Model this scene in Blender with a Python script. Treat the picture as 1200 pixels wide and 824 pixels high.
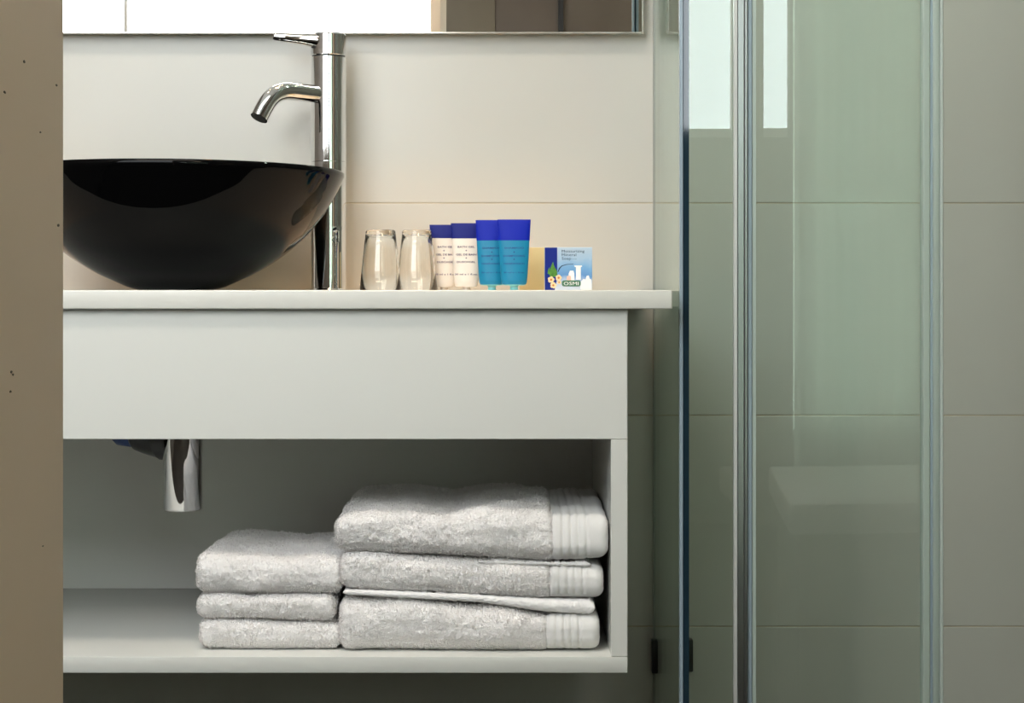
import bpy, bmesh, math, random
import numpy as np
from mathutils import Vector, Matrix

for _o in list(bpy.data.objects):
    bpy.data.objects.remove(_o)
SC = bpy.context.scene
COL = SC.collection
R = math.radians

# ------------------------------------------------------------------ camera
# photograph 1200 x 824, focal length 2000 px, horizon on row 345
F = 2000.0
ZE = 0.845                                   # eye height
cam_data = bpy.data.cameras.new('camera')
cam = bpy.data.objects.new('camera', cam_data)
COL.objects.link(cam)
cam.location = (0, 0, ZE)
cam.rotation_euler = (R(90), 0, 0)
cam_data.sensor_width = 36.0
cam_data.lens = 36.0 * F / 1200.0
cam_data.shift_y = -67.0 / 1200.0
cam_data.clip_start = 0.02
SC.camera = cam

# ------------------------------------------------------------------ world, lights, exposure
SC.view_settings.view_transform = 'Standard'
SC.view_settings.look = 'None'
SC.view_settings.gamma = 1.0
SC.view_settings.use_curve_mapping = False
SC.view_settings.exposure = 0.06

wd = bpy.data.worlds.new('world'); SC.world = wd
wd.use_nodes = True
wd.node_tree.nodes['Background'].inputs[0].default_value = (0.55, 0.65, 0.8, 1)
wd.node_tree.nodes['Background'].inputs[1].default_value = 0.3

WINDOW_1 = 6.7        # frosted window beside the bathroom door
WINDOW_2 = 7.0        # bedroom window
SPOT_W = 50.0
PANEL = 15.0            # ceiling light panel
CURTAIN = 4.8          # window behind the sheer curtain
JAMB_FILL = 34.0       # unseen globe lamp added to light the door jamb
SHOWER_FILL_W = 24.0  # fill lamp added over the shower for the right wall

def lamp(name, kind, loc, energy, color, **kw):
    d = bpy.data.lights.new(name, kind)
    d.energy = energy; d.color = color
    for k, v in kw.items(): setattr(d, k, v)
    o = bpy.data.objects.new(name, d); COL.objects.link(o)
    o.location = loc
    return o

# ------------------------------------------------------------------ materials
def mat(name, color, rough=0.5, metal=0.0, ior=1.5, noise=0.0, nscale=6.0, bump=0.0, bscale=200.0,
        trans=0.0, emit=None, estr=0.0, coat=0.0, spec=0.5, sheen=0.0):
    m = bpy.data.materials.new(name); m.use_nodes = True
    nt = m.node_tree; b = nt.nodes['Principled BSDF']
    b.inputs['Base Color'].default_value = (*color, 1)
    b.inputs['Roughness'].default_value = rough
    b.inputs['Metallic'].default_value = metal
    b.inputs['IOR'].default_value = ior
    b.inputs['Transmission Weight'].default_value = trans
    b.inputs['Coat Weight'].default_value = coat
    b.inputs['Specular IOR Level'].default_value = spec
    b.inputs['Sheen Weight'].default_value = sheen
    if emit:
        b.inputs['Emission Color'].default_value = (*emit, 1)
        b.inputs['Emission Strength'].default_value = estr
    if noise or bump:
        tc = nt.nodes.new('ShaderNodeTexCoord')
        if noise:
            n = nt.nodes.new('ShaderNodeTexNoise'); n.inputs['Scale'].default_value = nscale
            n.inputs['Detail'].default_value = 5
            nt.links.new(tc.outputs['Object'], n.inputs['Vector'])
            r = nt.nodes.new('ShaderNodeValToRGB')
            r.color_ramp.elements[0].position = 0.3; r.color_ramp.elements[1].position = 0.7
            r.color_ramp.elements[0].color = (*[c * (1 - noise) for c in color], 1)
            r.color_ramp.elements[1].color = (*[min(1, c * (1 + noise)) for c in color], 1)
            nt.links.new(n.outputs['Fac'], r.inputs['Fac'])
            nt.links.new(r.outputs['Color'], b.inputs['Base Color'])
        if bump:
            n2 = nt.nodes.new('ShaderNodeTexNoise'); n2.inputs['Scale'].default_value = bscale
            n2.inputs['Detail'].default_value = 3
            nt.links.new(tc.outputs['Object'], n2.inputs['Vector'])
            bp = nt.nodes.new('ShaderNodeBump'); bp.inputs['Strength'].default_value = bump
            bp.inputs['Distance'].default_value = 0.001
            nt.links.new(n2.outputs['Fac'], bp.inputs['Height'])
            nt.links.new(bp.outputs['Normal'], b.inputs['Normal'])
    return m

def glass_sheet(name, tint, ior=1.5, rough=0.0):
    """flat pane: tinted transparency plus Fresnel gloss"""
    m = bpy.data.materials.new(name); m.use_nodes = True
    nt = m.node_tree; nt.nodes.clear()
    out = nt.nodes.new('ShaderNodeOutputMaterial')
    mix = nt.nodes.new('ShaderNodeMixShader')
    tr = nt.nodes.new('ShaderNodeBsdfTransparent'); tr.inputs[0].default_value = (*tint, 1)
    gl = nt.nodes.new('ShaderNodeBsdfGlossy'); gl.inputs['Roughness'].default_value = rough
    gl.inputs[0].default_value = (0.95, 1.0, 0.98, 1)
    fr = nt.nodes.new('ShaderNodeFresnel')
    geo = nt.nodes.new('ShaderNodeNewGeometry'); im = nt.nodes.new('ShaderNodeMix')   # same gloss on both faces of the sheet
    im.inputs[2].default_value = ior; im.inputs[3].default_value = 1 / ior
    nt.links.new(geo.outputs['Backfacing'], im.inputs[0]); nt.links.new(im.outputs[0], fr.inputs[0])
    nt.links.new(fr.outputs[0], mix.inputs[0]); nt.links.new(tr.outputs[0], mix.inputs[1])
    nt.links.new(gl.outputs[0], mix.inputs[2]); nt.links.new(mix.outputs[0], out.inputs[0])
    return m

M = {}
M['tile'] = mat('glazed_tile', (0.585, 0.575, 0.53), rough=0.2, spec=0.24, noise=0.02, nscale=3, bump=0.03, bscale=9)
M['grout'] = mat('grout', (0.50, 0.43, 0.32), rough=0.9, noise=0.2, nscale=20, bump=0.3)
M['paint'] = mat('white_paint', (0.78, 0.77, 0.74), rough=0.7, bump=0.05)
M['room'] = mat('taupe_paint', (0.17, 0.15, 0.13), rough=0.8, bump=0.05)
M['jamb'] = mat('beige_door_paint', (0.76, 0.62, 0.48), rough=0.55, noise=0.04, nscale=5, bump=0.05)
M['fleck'] = mat('dark_fleck', (0.10, 0.08, 0.06), rough=0.8)
M['floor'] = mat('dark_floor', (0.026, 0.021, 0.017), rough=0.6, spec=0.2, noise=0.25, nscale=4)
M['lacquer'] = mat('white_lacquer', (0.74, 0.74, 0.70), rough=0.22, bump=0.02, bscale=30)
M['counter'] = mat('white_solid_surface', (0.72, 0.71, 0.66), rough=0.3, noise=0.015, nscale=40)
M['mirror'] = mat('silvered_glass', (0.93, 0.94, 0.93), rough=0.0, metal=1.0)
M['bevel'] = mat('polished_glass_edge', (0.62, 0.60, 0.54), rough=0.15, metal=0.6)
M['chrome'] = mat('chrome', (0.80, 0.80, 0.80), rough=0.04, metal=1.0)
M['seam'] = mat('dark_seam', (0.03, 0.03, 0.03), rough=0.5)
M['basin'] = mat('black_glass', (0.002, 0.002, 0.0022), rough=0.03, ior=1.33, spec=0.2)
M['plastic'] = mat('black_plastic', (0.012, 0.013, 0.012), rough=0.35)
M['blueplastic'] = mat('blue_plastic', (0.01, 0.04, 0.16), rough=0.4)
M['alu'] = mat('satin_aluminium', (0.42, 0.43, 0.44), rough=0.28, metal=1.0)
M['aluwhite'] = mat('pale_aluminium', (0.62, 0.63, 0.61), rough=0.4, metal=0.3)
M['seal'] = mat('blue_grey_seal', (0.30, 0.38, 0.44), rough=0.25, coat=0.5)
M['sealdark'] = mat('dark_blue_glass_edge', (0.012, 0.03, 0.045), rough=0.04, ior=1.6)
M['sealpale'] = mat('pale_green_seal', (0.42, 0.50, 0.45), rough=0.3)
M['lipgreen'] = mat('pale_green_edge', (0.50, 0.57, 0.53), rough=0.35)
M['tray'] = mat('slate_tray', (0.07, 0.07, 0.065), rough=0.5, noise=0.1)
M['greyseal'] = mat('grey_silicone', (0.33, 0.34, 0.31), rough=0.5)
M['pane'] = glass_sheet('shower_glass', (0.905, 0.938, 0.918))
M['tumbler'] = mat('clear_glass', (1.0, 0.99, 0.96), rough=0.0, trans=1.0, ior=1.46)
M['brownwood'] = mat('brown_wood', (0.17, 0.125, 0.09), rough=0.45, noise=0.15, nscale=3)
M['palewood'] = mat('pale_brown_wood', (0.24, 0.19, 0.13), rough=0.45, noise=0.1, nscale=3)
M['darkmetal'] = mat('dark_metal', (0.03, 0.03, 0.03), rough=0.4, metal=0.8)
M['frosted'] = mat('frosted_window_pane', (0.8, 0.8, 0.8), rough=0.4, emit=(0.89, 0.955, 1.0), estr=WINDOW_1)
M['skypane'] = mat('daylit_window_pane', (0.8, 0.8, 0.8), rough=0.4, emit=(0.88, 0.95, 1.0), estr=WINDOW_2)
M['dimpane'] = mat('curtained_window_pane', (0.8, 0.8, 0.8), rough=0.4, emit=(0.80, 0.97, 0.86), estr=CURTAIN)
M['panelglow'] = mat('light_panel_diffuser', (0.9, 0.9, 0.9), emit=(1.0, 0.89, 0.75), estr=PANEL)
M['whiteframe'] = mat('white_window_frame', (0.75, 0.75, 0.73), rough=0.4)
M['linen'] = mat('white_linen', (0.8, 0.79, 0.76), rough=0.9, bump=0.2, bscale=60)
M['sheer'] = bpy.data.materials.new('sheer_fabric'); M['sheer'].use_nodes = True
_nt = M['sheer'].node_tree; _nt.nodes.clear()
_o = _nt.nodes.new('ShaderNodeOutputMaterial'); _m = _nt.nodes.new('ShaderNodeMixShader'); _m.inputs[0].default_value = 0.6
_t = _nt.nodes.new('ShaderNodeBsdfTranslucent'); _t.inputs[0].default_value = (0.75, 0.78, 0.74, 1)
_d = _nt.nodes.new('ShaderNodeBsdfDiffuse'); _d.inputs[0].default_value = (0.75, 0.77, 0.74, 1)
_nt.links.new(_d.outputs[0], _m.inputs[1]); _nt.links.new(_t.outputs[0], _m.inputs[2]); _nt.links.new(_m.outputs[0], _o.inputs[0])
M['lampglow'] = mat('lamp_glow', (1, 0.9, 0.7), emit=(1.0, 0.78, 0.5), estr=60.0)
M['terry'] = mat('white_terry', (0.95, 0.93, 0.92), rough=1.0, bump=0.2, bscale=420, spec=0.1, sheen=0.1)
M['pile'] = bpy.data.materials.new('white_terry_pile'); M['pile'].use_nodes = True
_nt = M['pile'].node_tree; _nt.nodes.clear()
_o = _nt.nodes.new('ShaderNodeOutputMaterial'); _m = _nt.nodes.new('ShaderNodeMixShader'); _m.inputs[0].default_value = 0.5
_t = _nt.nodes.new('ShaderNodeBsdfTranslucent'); _t.inputs[0].default_value = (0.975, 0.955, 0.945, 1)
_d = _nt.nodes.new('ShaderNodeBsdfDiffuse'); _d.inputs[0].default_value = (0.975, 0.955, 0.945, 1)
_nt.links.new(_d.outputs[0], _m.inputs[1]); _nt.links.new(_t.outputs[0], _m.inputs[2]); _nt.links.new(_m.outputs[0], _o.inputs[0])
M['weave'] = mat('white_flat_weave', (0.80, 0.79, 0.775), rough=0.9, bump=0.35, bscale=700, spec=0.2)
M['navy'] = mat('navy_tube_end', (0.006, 0.012, 0.17), rough=0.5, spec=0.2)
M['royal'] = mat('royal_blue_tube_end', (0.003, 0.015, 0.37), rough=0.5, spec=0.2)
M['cream'] = mat('cream_tube', (0.72, 0.68, 0.62), rough=0.4, spec=0.3)
M['teal'] = mat('teal_gel', (0.008, 0.205, 0.385), rough=0.4, spec=0.3)
M['tealneck'] = mat('pale_teal_neck', (0.20, 0.60, 0.64), rough=0.3)
M['clearcap'] = mat('cloudy_cap', (0.74, 0.68, 0.60), rough=0.4)
M['printgrey'] = mat('purple_grey_print', (0.07, 0.05, 0.14), rough=0.6)
M['printblue'] = mat('dark_blue_print', (0.004, 0.05, 0.20), rough=0.6)
M['yellowbox'] = mat('pale_yellow_card', (0.62, 0.53, 0.28), rough=0.6, noise=0.04)
M['boxblue'] = mat('dark_blue_card', (0.006, 0.02, 0.22), rough=0.5, spec=0.2)
M['textblue'] = mat('slate_blue_print', (0.005, 0.025, 0.07), rough=0.6)
M['leaf'] = mat('leaf_green_print', (0.06, 0.22, 0.02), rough=0.6, noise=0.3, nscale=200)
M['petal'] = mat('cream_petal_print', (0.80, 0.62, 0.36), rough=0.6)
M['stamen'] = mat('orange_print', (0.55, 0.20, 0.04), rough=0.6)
M['badge'] = mat('green_badge_print', (0.05, 0.17, 0.10), rough=0.5)
M['whiteprint'] = mat('white_print', (0.82, 0.85, 0.86), rough=0.6)
M['paleprint'] = mat('pale_blue_print', (0.45, 0.62, 0.80), rough=0.6)
M['peach'] = mat('peach_print', (0.72, 0.50, 0.42), rough=0.6)

def card_gradient():
    m = bpy.data.materials.new('pale_blue_card'); m.use_nodes = True
    nt = m.node_tree; b = nt.nodes['Principled BSDF']
    b.inputs['Roughness'].default_value = 0.5
    tc = nt.nodes.new('ShaderNodeTexCoord'); mp = nt.nodes.new('ShaderNodeSeparateXYZ')
    nt.links.new(tc.outputs['Object'], mp.inputs[0])
    n = nt.nodes.new('ShaderNodeTexNoise'); n.inputs['Scale'].default_value = 60
    nt.links.new(tc.outputs['Object'], n.inputs['Vector'])
    ma = nt.nodes.new('ShaderNodeMath'); ma.operation = 'MULTIPLY_ADD'
    ma.inputs[1].default_value = 1 / 0.054; nt.links.new(mp.outputs['Z'], ma.inputs[0])
    mb = nt.nodes.new('ShaderNodeMath'); mb.operation = 'MULTIPLY_ADD'
    mb.inputs[1].default_value = 0.25; mb.inputs[2].default_value = -0.12
    nt.links.new(n.outputs['Fac'], mb.inputs[0]); nt.links.new(mb.outputs[0], ma.inputs[2])
    r = nt.nodes.new('ShaderNodeValToRGB'); cr = r.color_ramp
    cr.elements[0].position = 0.0; cr.elements[0].color = (0.62, 0.68, 0.76, 1)
    cr.elements[1].position = 1.0; cr.elements[1].color = (0.42, 0.55, 0.68, 1)
    e = cr.elements.new(0.22); e.color = (0.45, 0.56, 0.74, 1)
    e = cr.elements.new(0.36); e.color = (0.10, 0.27, 0.58, 1)
    e = cr.elements.new(0.58); e.color = (0.16, 0.37, 0.64, 1)
    e = cr.elements.new(0.78); e.color = (0.34, 0.50, 0.68, 1)
    nt.links.new(ma.outputs[0], r.inputs[0]); nt.links.new(r.outputs[0], b.inputs['Base Color'])
    return m
M['card'] = card_gradient()

# ------------------------------------------------------------------ object helpers
def raw(name, verts, faces, m, parent=None, loc=None, smooth=False):
    """one mesh object; verts in world space, origin put at loc (or at the parent)"""
    me = bpy.data.meshes.new(name)
    o = bpy.data.objects.new(name, me); COL.objects.link(o)
    off = Vector((0, 0, 0))
    if parent is not None:
        o.parent = parent
        off = world_origin(parent)
        if loc is not None:
            o.location = Vector(loc) - off; off = Vector(loc)
    elif loc is not None:
        o.location = loc; off = Vector(loc)
    v = np.asarray(verts, dtype=float) - np.array(off)
    me.from_pydata(v.tolist() if len(v) < 50000 else [tuple(p) for p in v], [], faces)
    me.materials.append(m)
    if smooth:
        me.polygons.foreach_set('use_smooth', [True] * len(me.polygons))
    me.update()
    return o

def world_origin(o):
    p = Vector(o.location)
    while o.parent is not None:
        o = o.parent; p = p + Vector(o.location)
    return p

def from_bm(name, bm, m, parent=None, loc=None, smooth=False, angle=None):
    bmesh.ops.recalc_face_normals(bm, faces=bm.faces)
    bm.verts.ensure_lookup_table()
    vs = [tuple(v.co) for v in bm.verts]
    for i, v in enumerate(bm.verts): v.index = i
    fs = [[v.index for v in f.verts] for f in bm.faces]
    bm.free()
    o = raw(name, vs, fs, m, parent, loc, smooth or angle is not None)
    if angle is not None:
        try: o.data.set_sharp_from_angle(angle=R(angle))
        except Exception: pass
    return o

def bm_box(bm, x0, x1, y0, y1, z0, z1, bev=0.0, seg=2):
    g = bmesh.ops.create_cube(bm, size=1.0)
    vs = g['verts']
    for v in vs:
        v.co = Vector((x0 + (v.co.x + .5) * (x1 - x0), y0 + (v.co.y + .5) * (y1 - y0), z0 + (v.co.z + .5) * (z1 - z0)))
    if bev:
        es = list({e for v in vs for e in v.link_edges})
        bmesh.ops.bevel(bm, geom=es, offset=bev, segments=seg, affect='EDGES', profile=0.5)

def box(name, x0, x1, y0, y1, z0, z1, m, parent=None, loc=None, bev=0.0, seg=2):
    bm = bmesh.new(); bm_box(bm, x0, x1, y0, y1, z0, z1, bev, seg)
    return from_bm(name, bm, m, parent, loc, angle=35 if bev else None)

def bm_lathe(bm, prof, axis_o, axis=(0, 0, 1), seg=64, close=False):
    """prof: list of (radius, height along axis)"""
    a = Vector(axis).normalized()
    t = Vector((1, 0, 0)) if abs(a.x) < .9 else Vector((0, 1, 0))
    u = a.cross(t).normalized(); w = a.cross(u)
    o = Vector(axis_o); rings = []
    for r, h in prof:
        if r < 1e-6:
            rings.append([bm.verts.new(o + a * h)])
        else:
            rings.append([bm.verts.new(o + a * h + (u * math.cos(2*math.pi*k/seg) + w * math.sin(2*math.pi*k/seg)) * r) for k in range(seg)])
    pairs = list(zip(rings, rings[1:]))
    if close: pairs.append((rings[-1], rings[0]))
    for A, B in pairs:
        for k in range(seg):
            k2 = (k + 1) % seg
            if len(A) == 1 and len(B) == 1: continue
            if len(A) == 1: bm.faces.new((A[0], B[k], B[k2]))
            elif len(B) == 1: bm.faces.new((A[k], B[0], A[k2]))
            else: bm.faces.new((A[k], B[k], B[k2], A[k2]))

def lathe(name, prof, o, m, parent=None, loc=None, axis=(0, 0, 1), seg=64, angle=40, close=False):
    bm = bmesh.new(); bm_lathe(bm, prof, o, axis, seg, close)
    return from_bm(name, bm, m, parent, loc, angle=angle)

def bm_tube(bm, pts, rad, seg=32, caps=True):
    pts = [Vector(p) for p in pts]
    rr = rad if hasattr(rad, '__len__') else [rad] * len(pts)
    rings = []; prev = None
    for i, p in enumerate(pts):
        d = (pts[min(i+1, len(pts)-1)] - pts[max(i-1, 0)]).normalized()
        if prev is None:
            t = Vector((0, 0, 1)) if abs(d.z) < .9 else Vector((1, 0, 0))
            u = d.cross(t).normalized()
        else:
            u = (prev - d * prev.dot(d)).normalized()
        prev = u; w = d.cross(u)
        rings.append([bm.verts.new(p + (u*math.cos(2*math.pi*k/seg) + w*math.sin(2*math.pi*k/seg))*rr[i]) for k in range(seg)])
    for A, B in zip(rings, rings[1:]):
        for k in range(seg):
            bm.faces.new((A[k], A[(k+1) % seg], B[(k+1) % seg], B[k]))
    if caps:
        bm.faces.new(rings[0]); bm.faces.new(rings[-1])

def tube(name, pts, rad, m, parent=None, loc=None, seg=32, angle=40):
    bm = bmesh.new(); bm_tube(bm, pts, rad, seg)
    return from_bm(name, bm, m, parent, loc, angle=angle)

def prism(name, outline, y0, y1, m, parent=None, loc=None):
    """outline of (x, z) pushed from y0 to y1"""
    bm = bmesh.new()
    a = [bm.verts.new((x, y0, z)) for x, z in outline]; b = [bm.verts.new((x, y1, z)) for x, z in outline]
    bm.faces.new(a); bm.faces.new(b[::-1])
    for k in range(len(a)):
        k2 = (k+1) % len(a); bm.faces.new((a[k], b[k], b[k2], a[k2]))
    return from_bm(name, bm, m, parent, loc)

def thing(name, loc, label, cat, group=None):
    o = bpy.data.objects.new(name, None); COL.objects.link(o)
    o.empty_display_size = 0.05; o.location = loc
    return tag(o, label, cat, group)

def tag(o, label, cat, group=None):
    o['label'] = label; o['category'] = cat
    if group: o['group'] = group
    return o

def struct(o):
    o['kind'] = 'structure'; return o

def tri_text(body, size, bold=0.0):
    """flat triangulated letters: verts (x, z), faces, total width"""
    c = bpy.data.curves.new('lettering', 'FONT'); c.body = body; c.size = size
    c.resolution_u = 2; c.offset = bold
    o = bpy.data.objects.new('lettering', c); COL.objects.link(o)
    dg = bpy.context.evaluated_depsgraph_get()
    me = o.evaluated_get(dg).to_mesh()
    vs = [(v.co.x, v.co.y) for v in me.vertices]; fs = [list(p.vertices) for p in me.polygons]
    o.evaluated_get(dg).to_mesh_clear()
    bpy.data.objects.remove(o); bpy.data.curves.remove(c)
    w = max(v[0] for v in vs) - min(v[0] for v in vs); x0 = min(v[0] for v in vs)
    return [(x - x0, z) for x, z in vs], fs, w

def lettering(name, body, cx, z, width, height, surf, m, parent, align='c', bold=0.0):
    """letters laid on a surface y = surf(x, z), scaled to a width and cap height"""
    vs, fs, w = tri_text(body, 1.0, bold)
    capz = max(v[1] for v in vs) if vs else 1
    sx = width / w; sz = height / 0.7
    x0 = cx - width / 2 if align == 'c' else cx
    pts = []
    for x, zz in vs:
        X = x0 + x * sx; Z = z + zz * sz
        pts.append((X, surf(X, Z), Z))
    return raw(name, pts, fs, m, parent)

def px(x, y, Y):
    return Vector(((x - 600) * Y / F, Y, ZE + (345 - y) * Y / F))

# ------------------------------------------------------------------ setting
YW = 2.47                      # face of the tiled wall behind the basin
XL, XR = -1.3, 1.25
HC = 2.4
struct(box('floor', -2.2, 2.2, -2.3, 2.7, -0.1, 0.0, M['floor']))
struct(box('ceiling', -2.2, 2.2, -2.3, 2.7, HC, HC + 0.1, M['paint']))

wb = struct(box('wall_back', XL - 0.1, XR + 0.1, YW + 0.0007, YW + 0.14, 0, HC, M['grout'], loc=(0, YW + 0.0007, 0)))
zj = [0, 0.059, 0.3643, 0.6698, 0.9772, 1.2845, 1.5918, 1.8991, 2.2064, HC]
xj = [XL, -0.9795, 0.2105, XR]
for i in range(len(zj) - 1):
    for j in range(len(xj) - 1):
        g = 0.0008
        box('tile', xj[j] + g, xj[j+1] - g, YW, YW + 0.008, zj[i] + g, zj[i+1] - g, M['tile'], wb, bev=0.0006, seg=1)
struct(box('wall_left', XL - 0.1, XL, 0.67, YW, 0, HC, M['room']))
struct(box('wall_right', XR, XR + 0.1, 0.67, YW, 0, HC, M['room']))

# partition between bathroom and bedroom, with the doorway the photograph is taken through
DL, DR, PY0, PY1, DH = -0.2015, 1.22, 0.47, 0.67, 2.08
bm = bmesh.new()
W1 = (-1.22, -0.2022, 1.18, 2.36)           # frosted window opening in the partition
bm_box(bm, -2.2, W1[0], PY0, PY1, 0, HC)
bm_box(bm, W1[0], DL, PY0, PY1, 0, W1[2]); bm_box(bm, W1[0], DL, PY0, PY1, W1[3], HC)
bm_box(bm, DL, DR, PY0, PY1, DH, HC); bm_box(bm, DR, 2.2, PY0, PY1, 0, HC)
struct(from_bm('wall_front', bm, M['room']))
w1 = struct(box('window_1', W1[0], W1[1], 0.610, 0.620, W1[2], W1[3], M['frosted']))
for x0, x1 in ((W1[0], W1[0] + .03), (-0.968, -0.960)):
    box('window_frame', x0, x1, 0.6205, 0.632, W1[2], W1[3], M['whiteframe'], w1)
box('window_frame', W1[0] + .031, W1[1] - .031, 0.6205, 0.632, W1[2], W1[2] + .03, M['whiteframe'], w1)

tj = struct(box('trim_1', DL, -0.1765, 0.30, 0.672, 0, DH, M['jamb'], loc=(DL, 0.67, 0), bev=0.001))
rng = random.Random(4)
for fx, fy, fr in ((28, 72, 1.8), (5, 108, 1.7), (47, 155, 1.0), (66, 100, 1.4), (68, 264, 1.6), (13, 436, 1.6), (15, 439, 1.3), (12, 459, 1.5), (50, 640, 0.9)):
    # specks on the reveal of the door jamb
    Yp = -0.1765 * F / (fx - 600)
    c = px(fx, fy, Yp); rr = fr * Yp / F
    pts = []; n = 8
    for k in range(n):
        a = 2*math.pi*k/n; q = rr * rng.uniform(.7, 1.2)
        pts.append((-0.1763, c.y + q * 2.6 * math.cos(a), c.z + q * math.sin(a)))
    pts2 = [(-0.1766, p[1], p[2]) for p in pts]
    fs = [list(range(n))] + [[k, (k+1) % n, n + (k+1) % n, n + k] for k in range(n)]
    raw('speck', pts + pts2, fs, M['fleck'], tj)
struct(box('trim_2', DR - 0.025, DR, 0.30, 0.672, 0, DH, M['jamb'], bev=0.001))

# bedroom side, seen only in reflections
struct(box('wall_bedroom', -2.2, 2.2, -2.3, -2.2, 0, HC, M['room']))
struct(box('wall_bedroom_left', -2.3, -2.2, -2.2, PY0, 0, HC, M['room']))
struct(box('wall_bedroom_right', 2.2, 2.3, -2.2, PY0, 0, HC, M['room']))
d1 = struct(box('door_1', -0.42, 0.62, -2.2, -2.15, 0, 2.3, M['brownwood'], bev=0.003))
box('door_panel', -0.41, -0.07, -2.1498, -2.135, 0.02, 2.28, M['palewood'], d1, bev=.002)
box('handle', 0.19, 0.21, -2.15, -2.10, 0.7, 2.2, M['darkmetal'], d1)
w2 = struct(box('window_2', 0.60, 0.81, -2.2, -2.185, 1.45, 2.3, M['skypane']))
for x in (0.59, 0.80):
    box('window_frame', x, x + 0.02, -2.185, -2.15, 1.45, 2.3, M['whiteframe'], w2)
box('window_frame', 0.61, 0.80, -2.185, -2.155, 1.42, 1.45, M['whiteframe'], w2)
struct(box('window_3', 0.85, 2.15, -2.2, -2.185, 0.35, 2.3, M['dimpane']))
cv = []; NC = 240
for k in range(NC + 1):
    f = k / NC; x = 0.84 + 1.33 * f
    y = -2.09 + 0.022 * math.sin(f * 31 + 1.3 * math.sin(f * 9)) + 0.016 * math.sin(f * 17 + 1) + 0.008 * math.sin(f * 83)
    cv += [(x, y, 0.2), (x, y, 2.36), (x, y + .002, 0.2), (x, y + .002, 2.36)]
cf = []
for k in range(NC):
    a = 4 * k
    cf += [[a, a+4, a+5, a+1], [a+2, a+3, a+7, a+6]]
cu = raw('curtain', cv, cf, M['sheer'], loc=(1.5, -2.1, 0.2), smooth=True)
tag(cu, 'pale sheer curtain behind the camera, mirrored in the shower glass', 'curtain')
be = thing('bench', (0.84, 0.79, 0), 'low white bench on a dark base, mirrored faintly in the shower glass', 'bench')
box('bench_seat', 0.44, 1.2, 0.45, 1.10, 0.425, 0.48, M['whiteframe'], be, bev=.008)
box('bench_base', 0.47, 1.18, 0.48, 1.07, 0.0, 0.4245, M['brownwood'], be)

# ------------------------------------------------------------------ mirror
mi = thing('mirror', (-0.55, YW, 1.218), 'wide frameless wall mirror with a thin polished edge above the basin', 'mirror')
MX1 = (754 - 600) * 2.445 / F; MZ0 = ZE + (345 - 39) * 2.445 / F
box('mirror_glass', -1.18, MX1 - 0.0022, 2.445, 2.452, MZ0 + 0.0018, 1.98, M['mirror'], mi)
box('backing_board', -1.15, MX1 - 0.03, 2.452, YW - 0.0005, MZ0 + 0.03, 1.95, M['sealpale'], mi)
bm = bmesh.new()
bm_box(bm, MX1 - 0.0022, MX1, 2.4445, 2.4525, MZ0, 1.9818)
bm_box(bm, -1.18, MX1 - 0.0022, 2.4445, 2.4525, MZ0, MZ0 + 0.0018)
bm_box(bm, -1.18, MX1 - 0.0022, 2.4445, 2.4525, 1.98, 1.9818)
from_bm('polished_edge', bm, M['bevel'], mi)

# ------------------------------------------------------------------ vanity cabinet and worktop
ZS = ZE - 0.4247                # top of the shelf
ZB = ZE - 0.4440                # underside
ZT = 0.850                      # top of the worktop
ZC = ZT - 0.0222
ZA = ZE - 0.170                 # lower edge of the apron
YF = 2.0
XCR = 0.1355; XCL = -1.02
vc = thing('vanity_cabinet', (-0.44, YF + 0.23, ZB), 'white wall-hung vanity cabinet with a deep apron and one open shelf bay', 'cabinet')
box('front_panel', XCL, XCR, YF, YF + 0.019, ZA, ZC - 0.0006, M['lacquer'], vc, bev=0.0008, seg=1)
box('side_panel', XCR - 0.0195, XCR, YF, YW - 0.001, ZS + 0.0003, ZA - 0.0002, M['lacquer'], vc, bev=0.0006, seg=1)
box('side_panel', XCR - 0.0195, XCR, YF + 0.0195, YW - 0.001, ZA + 0.0002, ZC - 0.0006, M['lacquer'], vc, bev=0.0006, seg=1)
box('side_panel', XCL, XCL + 0.0195, YF + 0.0195, YW - 0.001, ZS + 0.0003, ZC - 0.0006, M['lacquer'], vc, bev=0.0006, seg=1)
box('shelf_board', XCL, XCR, YF, YW - 0.001, ZB, ZS, M['lacquer'], vc, bev=0.0012, seg=2)
box('back_panel', XCL + 0.02, XCR - 0.02, YW - 0.008, YW - 0.001, ZS + 0.0003, ZC - 0.0006, M['lacquer'], vc)
wt = box('countertop', -1.05, (788 - 600) * 1.99 / F, 1.990, YW - 0.0005, ZC, ZT, M['counter'], loc=(-0.44, 2.23, ZC), bev=0.0016, seg=3)
tag(wt, 'white worktop slab with rounded edge on the vanity cabinet', 'countertop')

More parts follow.
